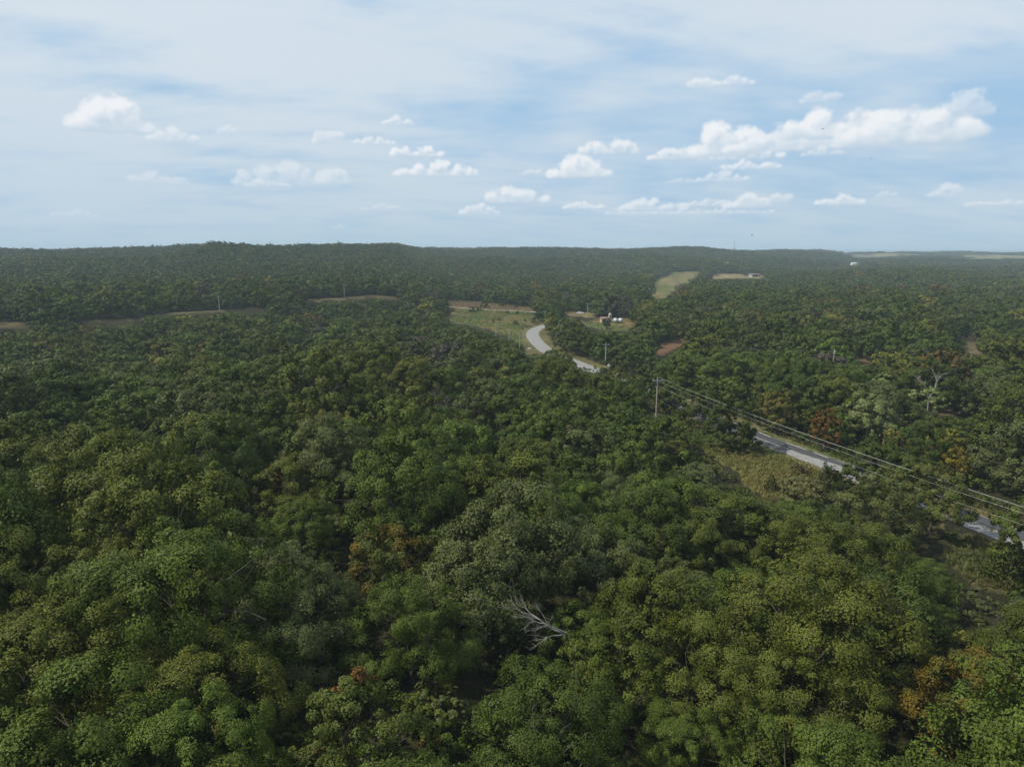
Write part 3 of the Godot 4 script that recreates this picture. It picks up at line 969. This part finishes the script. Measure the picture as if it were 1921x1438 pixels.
	tag(wood, "unbroken oak wood over the valley and hills behind the nearest trees", "wood")
	wood.set_meta("kind", "stuff")
	var lots := {}
	for e in rest:
		var r := sqrt(e[0] * e[0] + e[1] * e[1])
		var set_: Array = front_crowns if r < 60.0 else near_crowns if r < 100.0 else mid_crowns if r < 200.0 else far_crowns
		var m: Mesh = set_[e[5] % set_.size()]
		put(lots, m, Transform3D(Basis(Vector3.UP, e[4]).scaled(Vector3(e[2], e[6], e[2])), V(e[0], height(e[0], e[1]) - .1, e[1])), wood_color(q, e[3], e[0], e[1]))
	# farther: single crowns to 1400 m, then pieces of wood to the last ridge
	var r := 505.0
	while r < 1400.0:
		var half := 41.0
		var step := rad_to_deg(8.2 / r)
		var aa := -half
		while aa < half:
			var a := deg_to_rad(aa + q.randf_range(-.4, .4) * step)
			var rr := r + q.randf_range(-3.0, 3.0)
			aa += step
			var x := sin(a) * rr
			var z := cos(a) * rr
			if z < 4.0 + 59 * gap * .9 + 3.0 and absf(x) < 47 * gap: continue
			if rr > tab(R1, rad_to_deg(a)) + 90.0: continue
			var s := clampf(1.0 + .17 * q.randfn(), .65, 1.4)
			if q.randf() < .08 or not clear_of_open(x, z, 3.0): continue
			var room := tree_room(x, z, 4.5 * s)
			var sy := minf(s, room / 9.8)
			if sy < .3: continue
			put(lots, dot_crowns[q.randi() % dot_crowns.size()], Transform3D(Basis(Vector3.UP, q.randf() * TAU).scaled(Vector3(s, sy, s)), V(x, height(x, z) - .2, z)), wood_color(q, pick_tone(q, x, z), x, z))
		r += 7.6
	while r < 3900.0:
		var step := rad_to_deg(22.0 / r)
		var aa := -41.0
		while aa < 41.0:
			var a := deg_to_rad(aa)
			aa += step
			var rr := r + q.randf_range(-4.0, 4.0)
			if rr > tab(R1, rad_to_deg(a)) + 160.0: continue
			var x := sin(a) * rr
			var z := cos(a) * rr
			if open_zone(x, z) >= 0: continue
			var room := tree_room(x, z, 9.0)
			if room < 3.5: continue
			if rr > 2000.0 and aa > 21.0 and fine_noise.get_noise_2d(x * .05, z * .035) > .22: continue
			put(lots, patches[q.randi() % 3], Transform3D(Basis(Vector3.UP, float(q.randi() % 4) * PI / 2 + a).scaled(Vector3(1, minf(q.randf_range(.85, 1.15), room / 10.0), 1)), V(x, height(x, z) - .4, z)), wood_color(q, pick_tone(q, x * .6, z * .6), x, z))
		r += 21.0
	var total := 0
	for m in lots:
		total += lots[m].size()
		scatter(lots[m], m, "crowns", wood)
	print("instances ", total, " own ", own.size(), " rest ", rest.size())

func scatter(list: Array, m: Mesh, called: String, parent: Node) -> void:
	var mm := MultiMesh.new()
	mm.transform_format = MultiMesh.TRANSFORM_3D
	mm.use_colors = true
	mm.mesh = m
	mm.instance_count = list.size()
	for k in list.size():
		mm.set_instance_transform(k, list[k][0])
		mm.set_instance_color(k, list[k][1])
	var mi := MultiMeshInstance3D.new()
	mi.multimesh = mm
	mi.material_override = wood_mat()
	mi.name = called
	parent.add_child(mi, true)
	mi.set_meta("kind", "stuff")

var wood_material: StandardMaterial3D
func wood_mat() -> StandardMaterial3D:
	if wood_material == null: wood_material = leaf_mat([1, 1, 1], .55)
	return wood_material

func wood_color(q: RandomNumberGenerator, tone: int, x: float, z: float) -> Color:
	var c: Array = TONE_RGB[tone]
	var f := q.randf_range(.82, 1.14)
	if q.randf() < .010: c = [.15, .11, .035]
	elif q.randf() < .03: c = [.19, .195, .04]
	elif q.randf() < .025: c = [.11, .10, .085]
	return Color(c[0] * f, c[1] * f, c[2] * f)

func put(lots: Dictionary, m: Mesh, t: Transform3D, c: Color) -> void:
	if not lots.has(m): lots[m] = []
	lots[m].append([t, c])

func to_frame(x: float, y: float, z: float) -> Vector3:   # share of the frame across and down, and the distance: only for naming and counting
	var p := deg_to_rad(10.8)
	var dep := z * cos(p) - (y - EYE) * sin(p)
	if dep < 1.0: return Vector3(-9, -9, 0)
	var up := (y - EYE) * cos(p) + z * sin(p)
	return Vector3(.5 + x / dep * .6819, .5 - up / dep * .9110, dep)

func clear_of_open(x: float, z: float, R: float) -> bool:
	for s in specials:
		var d := Vector2(x - s[0], z - s[1]).length()
		if d < s[2] * .85 + R * .75: return false
	if open_zone(x, z) >= 0: return false
	for k in 4:
		if open_zone(x + cos(k * PI / 2) * R * .4, z + sin(k * PI / 2) * R * .4) >= 0: return false
	if x > -40.0 and z < 1400.0 and road_distance(x, z) < 4.0 + R * .8: return false
	return true

# ------------------------------------------------------------------ grass and small plants
func build_grass() -> void:
	var q := RandomNumberGenerator.new()
	q.seed = 31
	var v := PackedVector3Array()
	var n := PackedVector3Array()
	var c := PackedColorArray()
	var i := PackedInt32Array()
	for k in 16:
		var a := q.randf() * TAU
		var d := Vector3(cos(a), 0, sin(a))
		var s := Vector3(-d.z, 0, d.x) * q.randf_range(.03, .05)
		var p := d * q.randf_range(.02, .3)
		var tip := p + d * q.randf_range(.1, .35) + Vector3.UP * q.randf_range(.35, .8)
		var b := v.size()
		v.append_array([p - s, tip, p + s])
		var nm := (d + Vector3.UP).normalized()
		n.append_array([nm, nm, nm])
		var g := q.randf_range(.6, 1.0)
		c.append_array([Color(g, g, g), Color(g, g, g), Color(g, g, g)])
		i.append_array([b, b + 1, b + 2])
	var tuft := mesh_of(v, n, c, i)
	var where := []
	var tint := []
	for z in zones:
		var many: float = {"meadow": 14.0, "meadow_b": 12.0, "verge_r": 6.0, "field": .7, "brown": .5, "yard": .4}.get(z.name, 0.0)
		var count := int(z.rect.get_area() * many)
		for k in count:
			var p := Vector2(q.randf_range(z.rect.position.x, z.rect.end.x), q.randf_range(z.rect.position.y, z.rect.end.y))
			if not Geometry2D.is_point_in_polygon(p, z.poly) or road_distance(p.x, p.y) < 3.5: continue
			var patch := fine_noise.get_noise_2d(p.x * .45 + 90.0, p.y * .45)
			var s := q.randf_range(.6, 1.5) * (.62 if many > 1.0 else .8 if many > .2 else 1.6) * (.55 if road_distance(p.x, p.y) < 5.0 else 1.0)
			where.append(Transform3D(Basis(Vector3.UP, q.randf() * TAU).scaled(Vector3(s, s * q.randf_range(.6, 1.2), s)), V(p.x, height(p.x, p.y), p.y)))
			var col: Color = z.color
			col = col.lerp(Color(.085, .125, .035), clampf(patch * 2.2 + q.randf_range(-.1, .3), 0.0, .9)).lerp(Color(.22, .20, .075), clampf(-patch * 2.0 + q.randf_range(-.2, .2), 0.0, .8))
			var f := q.randf_range(1.6, 2.2)
			tint.append(Color(col.r * f, col.g * f, col.b * f))
	var mm := MultiMesh.new()
	mm.transform_format = MultiMesh.TRANSFORM_3D
	mm.use_colors = true
	mm.mesh = tuft
	mm.instance_count = where.size()
	for k in where.size():
		mm.set_instance_transform(k, where[k])
		mm.set_instance_color(k, tint[k])
	var mi := MultiMeshInstance3D.new()
	mi.name = "tall_grass"
	mi.multimesh = mm
	var m := leaf_mat([1, 1, 1], .8)
	mi.material_override = m
	add_child(mi)
	tag(mi, "tall tan and green grass on the open ground by the road", "grass")
	mi.set_meta("kind", "stuff")
	print("tufts ", where.size())
	# bushes and young cedars scattered over the valley field
	var L := [[2.2, 380.6, 1.7, "largest round bush in the middle of the green field"], [-2.9, 449.1, 1.3, "dark bush right of centre just below the gravel road"], [3.4, 445.3, 1.3, "dark bush below the right end of the gravel road"], [-7.5, 403.0, 1.1, "small dark bush in the upper middle of the green field"], [12.0, 391.0, 1.5, "dark bush near the field corner by the power pole"], [-26.4, 461.3, 2.6, "tall bush in front of the gravel road, left of its neighbour"], [-22.2, 466.3, 2.0, "rounded bush touching the gravel road"], [-19.0, 493.0, 3.2, "big dark tree-like bush behind the gravel road at left"], [-6.8, 508.0, 2.6, "dark bush on the brown bank behind the gravel road"], [2.5, 497.0, 1.6, "low bush at the top of the brown bank, right side"], [-10.5, 395.0, 1.0, "little bush low in the green field at left"], [7.5, 398.0, 1.0, "little bush between the large field bush and the field corner"]]
	var shape := leafy(777, 1.0, 1.6, .05, 420, .30, [], {"clumps": 36})
	for e in L:
		var o := thing("field_bush", e[3], "bush", V(e[0], height(e[0], e[1]), e[1]), e[0], "bushes scattered on the valley field")
		o.scale = Vector3.ONE * e[2]
		part("foliage", shape, leaf_mats[0], o)

# ------------------------------------------------------------------ power line
var wood_grey: StandardMaterial3D
var porcelain: StandardMaterial3D

func pole(label: String, x: float, z: float, hgt: float, turn: float, thick := 1.0, transformer := false) -> Node3D:
	var o := thing("utility_pole", label, "utility pole", V(x, height(x, z) - .1, z), turn, "utility poles along the roads")
	part("pole", rod(.17 * thick, .12 * thick, hgt, 9), wood_grey, o, Vector3(0, hgt / 2, 0))
	part("crossarm", box(2.5, .13 * thick, .11 * thick), wood_grey, o, Vector3(0, hgt - .55, .15 * thick))
	for e in [[-1.1, hgt - .38], [1.1, hgt - .38], [0.0, hgt + .1]]:
		part("insulator", rod(.07 * thick, .05 * thick, .24, 8), porcelain, o, Vector3(e[0], e[1], .15 * thick if e[0] else 0.0))
	var st := SurfaceTool.new()
	st.begin(Mesh.PRIMITIVE_TRIANGLES)
	for s in [-1, 1]: tube(st, Vector3(s * .75, hgt - .56, .12), Vector3(0, hgt - 1.2, .12), .025, .025, 4)
	part("brace", st.commit(), wood_grey, o)
	if transformer:
		part("transformer", rod(.26, .26, .85, 12), porcelain, o, Vector3(.42, hgt - 1.5, 0))
		part("bushing", rod(.05, .04, .25, 6), porcelain, o.get_node("transformer"), Vector3(0, .53, 0))
	return o

func wire(label: String, a: Vector3, b: Vector3, sag: float, m: Material, r := .010) -> void:
	var st := SurfaceTool.new()
	st.begin(Mesh.PRIMITIVE_TRIANGLES)
	var last := a
	for k in 24:
		var t := (k + 1) / 24.0
		var p := a.lerp(b, t) - Vector3.UP * sag * 4.0 * t * (1.0 - t)
		tube(st, last, p, r, r, 5)
		last = p
	var o := part("power_line", st.commit(), m, self)
	tag(o, label, "wire", "power line wires over the road verge")

func build_poles() -> void:
	wood_grey = mat(lin(.28, .275, .27), .9)
	porcelain = mat(lin(.62, .63, .64), .35)
	var alu := mat(lin(.50, .54, .53), .6, .0)
	var top := 9.6
	var p0 := Vector2(35.3, 166.5)
	var p1 := Vector2(71.0, 58.0)
	var dir := (p1 - p0).normalized()
	var turn := atan2(-dir.x, dir.y) + PI
	pole("grey pole with crossarm standing above the trees where the four wires begin", p0.x, p0.y, top, .12)
	pole("pole just outside the right edge that carries the four wires on", p1.x, p1.y, top, turn)
	var ar := Vector2(dir.y, -dir.x)
	var names := ["wire from the left end of the crossarm, third of four from the top", "wire from the right end of the crossarm, second of four from the top", "topmost of the four wires, from the pole's tip", "lowest of the four wires, hung below the crossarm"]
	var k := 0
	for e in [[-1.1, top - .25], [1.1, top - .25], [0.0, top + .2], [.1, top - 1.9]]:
		var a := V(p0.x + cos(.12) * e[0], e[1], p0.y + .15)
		var b := V(p1.x - ar.x * e[0], e[1], p1.y - ar.y * e[0])
		wire(names[k], a, b, 1.3 if k < 3 else 1.6, alu)
		k += 1
	pole("pole half hidden in the trees right of the road, below the farm shed", 32.0, 236.0, 9.0, .3)
	pole("pole at the left road verge beside the bend", 3.0, 268.5, 9.0, -.1)
	pole("pole rising from the trees at the field's near edge, middle one of three", -1.2, 284.0, 8.6, -.4)
	pole("pole at the field's near left edge with a bright crossarm", -7.0, 303.0, 8.6, -.4)
	pole("pole at the field corner in front of the dark round tree", 17.9, 378.0, 7.8, .1, 1.2)
	pole("tall pole on the grass left behind the farm", 46.5, 430.0, 8.2, .1, 1.2)
	pole("pole whose crossarm just clears the trees behind the farm", 66.3, 434.0, 9.4, .3, 1.2)
	pole("pole in front of the dark wood, left of the mown corridor", 91.5, 509.0, 9.6, .3, 1.3)
	pole("pole against the wood at the foot of the mown corridor", 113.5, 580.0, 9.6, .3, 1.3)
	pole("leftmost pole, by the grass strip at the left edge", -217.5, 322.0, 9.0, 1.2, 1.1)
	pole("pole behind the brown grass strip at left", -160.6, 384.0, 9.0, 1.0, 1.2)
	pole("faint pole against the wooded slope left of centre", -113.2, 474.0, 9.0, .9, 1.2)
	pole("pole with a white transformer standing in the wood right of the road", 100.2, 215.0, 9.8, 1.2, 1.15, true)
	var o := Vector3(100.2, 9.2, -215.0)
	wire("wire running left from the transformer pole over the trees", o, V(62, 9.4, 232), .8, alu)
	wire("second, lower wire left of the transformer pole", o - Vector3.UP * 1.2, V(62, 8.4, 232), .9, alu)

# ------------------------------------------------------------------ buildings
func build_farm() -> void:
	var tan_wall := mat(lin(.42, .33, .24), .9)
	var rust := mat(lin(.19, .125, .095), .7, .2)
	var grey := mat(lin(.33, .34, .36), .6, .3)
	var silver := mat(lin(.40, .44, .48), .5, .3)
	var white := mat(lin(.60, .60, .59), .7)
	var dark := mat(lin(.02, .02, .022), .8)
	var glass := mat(lin(.03, .035, .045), .15)
	var tyre := mat(lin(.02, .02, .02), .9)
	var o := thing("farm_shed", "tan shed with a rusty roof in the small farm yard", "shed", V(52.3, 0, 392), .15)
	part("wall", box(5.0, 2.3, 3.4), tan_wall, o, Vector3(0, 1.15, 0))
	part("roof", gable(5.0, 1.0, 3.4), rust, o, Vector3(0, 2.305, 0))
	part("door", box(.95, 1.9, .08), dark, o, Vector3(-1.2, .95, 1.72))
	part("window", box(.8, .7, .06), glass, o, Vector3(1.0, 1.4, 1.71))
	o = thing("feed_bin", "narrow grey metal feed bin with a pointed top beside the tan shed", "feed bin", V(55.6, 0, 396))
	part("bin", rod(.95, .95, 2.6, 14), grey, o, Vector3(0, 3.0, 0))
	part("roof", rod(1.02, .12, .8, 14), grey, o, Vector3(0, 4.7, 0))
	part("cap", rod(.16, .12, .35, 8), silver, o, Vector3(0, 5.27, 0))
	part("hopper", rod(.2, .93, 1.0, 14), grey, o, Vector3(0, 1.2, 0))
	part("ladder", box(.4, 2.6, .06), dark, o, Vector3(0, 3.0, .98))
	for s in [[-1, -1], [1, -1], [-1, 1], [1, 1]]: part("leg", rod(.06, .06, 1.7, 6), grey, o, Vector3(s[0] * .66, .85, s[1] * .66))
	for k in 2:
		o = thing("camper_trailer", ["silver rounded trailer, the left one beside the feed bin", "silver rounded trailer, the right one with a dark window"][k], "trailer", V(58.0 + k * 2.7, 0, 391 - k * .5), .1, "trailers in the farm yard")
		var body := CapsuleMesh.new()
		body.radius = 1.15
		body.height = 4.6
		part("body", body, silver, o, Vector3(0, 1.5, 0), Vector3(PI / 2, 0, 0))
		part("window", box(.95, .6, .08), glass, o, Vector3(0, 1.75, 2.16))
		part("window", box(.06, .55, 1.3), glass, o, Vector3(1.13, 1.75, .3))
		part("door", box(.06, 1.5, .7), grey, o, Vector3(-1.13, 1.35, -.4))
		for s in [-1, 1]: part("wheel", rod(.34, .34, .22, 14), tyre, o, Vector3(s * .95, .34, 0), Vector3(0, 0, PI / 2))
	o = thing("parked_car", "white car parked on the grass behind trees, left of the farm", "car", V(43.5, 0, 446), 1.4)
	part("body", box(1.8, .62, 4.3), white, o, Vector3(0, .68, 0))
	part("cabin", box(1.6, .55, 2.1), white, o, Vector3(0, 1.26, -.2))
	part("windscreen", box(1.45, .4, .05), glass, o, Vector3(0, 1.27, .88))
	part("side_window", box(1.64, .36, 1.7), glass, o, Vector3(0, 1.29, -.2))
	for s in [[-1, -1], [1, -1], [-1, 1], [1, 1]]: part("wheel", rod(.33, .33, .22, 14), tyre, o, Vector3(s[0] * .82, .33, s[1] * 1.35), Vector3(0, 0, PI / 2))
	o = thing("open_barn", "long open-fronted barn in the far field, white at one end", "barn", V(364, height(364, 1060) - .1, 1060), -.2)
	part("wall", box(4.0, 3.6, 6.0), white, o, Vector3(-5.2, 1.8, 0))
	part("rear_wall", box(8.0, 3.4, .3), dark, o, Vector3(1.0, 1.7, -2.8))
	part("side_wall", box(3.0, 3.4, 6.0), mat(lin(.20, .14, .11), .9), o, Vector3(6.6, 1.7, 0))
	part("roof", gable(16.0, 1.4, 6.4, .3), mat(lin(.17, .13, .12), .7), o, Vector3(0, 3.62, 0))
	for k in 4: part("post", rod(.14, .14, 3.4, 6), tan_wall, o, Vector3(-2.8 + k * 2.4, 1.7, 2.7))
	o = thing("farmhouse", "small white house with a pale roof peeking out of the far wood", "house", V(383, height(383, 1262), 1262), .3)
	part("wall", box(8.0, 5.6, 6.0), white, o, Vector3(0, 2.8, 0))
	part("roof", gable(8.0, 3.2, 6.0, .4), mat(lin(.60, .61, .62), .5), o, Vector3(0, 5.62, 0))
	part("window", box(1.0, 1.2, .1), glass, o, Vector3(-1.8, 3.6, 3.02))
	part("window", box(1.0, 1.2, .1), glass, o, Vector3(1.8, 3.6, 3.02))
	part("door", box(1.0, 2.1, .1), dark, o, Vector3(0, 1.05, 3.02))
	o = thing("metal_shed", "long white metal shed far off below the last ridge at right", "shed", V(829, height(829, 1715) - .2, 1715), .1)
	part("wall", box(13.0, 4.6, 9.0), white, o, Vector3(0, 2.3, 0))
	part("roof", gable(13.0, 2.4, 9.0, .3), mat(lin(.45, .50, .54), .6, .1), o, Vector3(0, 4.62, 0))
	part("door", box(3.6, 3.2, .12), grey, o, Vector3(2.5, 1.6, 4.52))

func build_small() -> void:
	var st := SurfaceTool.new()
	var steel := mat(lin(.30, .31, .33), .5, .4)
	var tx := 560.0
	var tz := 1790.0
	var o := thing("radio_mast", "thin radio mast sticking up over the wooded skyline", "radio mast", V(tx, height(tx, tz), tz))
	for k in 3: part("leg", rod(.16, .14, 33.0, 6), steel, o, Vector3(cos(k * TAU / 3) * .55, 16.5, sin(k * TAU / 3) * .55))
	st.begin(Mesh.PRIMITIVE_TRIANGLES)
	for j in 33:
		for k in 3:
			var a := Vector3(cos(k * TAU / 3) * .55, j, sin(k * TAU / 3) * .55)
			var b := Vector3(cos((k + 1) * TAU / 3) * .55, j + 1, sin((k + 1) * TAU / 3) * .55)
			tube(st, a, b, .06, .06, 4)
	var lattice := part("lattice", st.commit(), steel, o)
	lattice.set_meta("kind", "stuff")
	part("antenna", rod(.08, .05, 4.0, 6), steel, o, Vector3(0, 35.0, 0))
	var alu := mat(lin(.72, .74, .76), .5, .2)
	var post := mat(lin(.30, .30, .30), .7)
	o = thing("road_sign", "pale back of a diamond road sign among the trees by the road", "road sign", V(31.9, 0, 227.5), .15)
	part("post", rod(.04, .04, 2.9, 6), post, o, Vector3(0, 1.45, -.05))
	part("plate", box(.86, .86, .02), alu, o, Vector3(0, 2.75, 0), Vector3(0, 0, PI / 4))
	o = thing("marker_plate", "small pale marker plate low down below the diamond sign", "road sign", V(31.2, 0, 223), .15)
	part("post", rod(.04, .04, 1.6, 6), post, o, Vector3(0, .8, -.05))
	part("plate", box(.45, .55, .02), alu, o, Vector3(0, 1.4, 0))
	o = thing("mailbox", "white mailbox on a post between the trees left of the grey pole", "mailbox", V(33.4, 0, 184.0), .3)
	part("post", rod(.05, .05, 1.1, 6), wood_grey, o, Vector3(0, .55, 0))
	part("box", box(.32, .34, .6), alu, o, Vector3(0, 1.27, 0))
	o = thing("utility_box", "pale low box on the grass left of the road bend", "utility box", V(7.2, 0, 283.5), .2)
	part("cabinet", box(1.3, .62, .7), mat(lin(.66, .62, .50), .8), o, Vector3(0, .31, 0))
	part("lid", box(1.36, .07, .76), mat(lin(.6, .57, .47), .8), o, Vector3(0, .66, 0))
	var black := mat(lin(.02, .02, .022), .9)
	var B := [[18.597, 1.12, 130.0, "dark bird low over the skyline, right of the mast"], [22.977, 8.49, 150.0, "tiny bird in front of the big right-hand cloud"], [26.28, 6.33, 160.0, "tiny bird below the big right-hand cloud"]]
	for e in B:
		var a := deg_to_rad(e[0])
		var el := deg_to_rad(e[1])
		o = thing("flying_bird", e[3], "bird", V(sin(a) * cos(el) * e[2], EYE + sin(el) * e[2], cos(a) * cos(el) * e[2]), e[2], "birds in the sky")
		o.scale = Vector3.ONE * .75
		var body := SphereMesh.new()
		body.radius = .09
		body.height = .42
		body.radial_segments = 8
		body.rings = 5
		part("body", body, black, o, Vector3.ZERO, Vector3(PI / 2, 0, 0))
		for s in [-1, 1]:
			st.begin(Mesh.PRIMITIVE_TRIANGLES)
			for v in [Vector3(0, .03, .12), Vector3(s * .22, .10, .04), Vector3(0, .03, -.10), Vector3(s * .22, .10, .04), Vector3(s * .46, .04, -.08), Vector3(0, .03, -.10)]: st.add_vertex(v)
			st.generate_normals()
			part("wing", st.commit(), black, o)
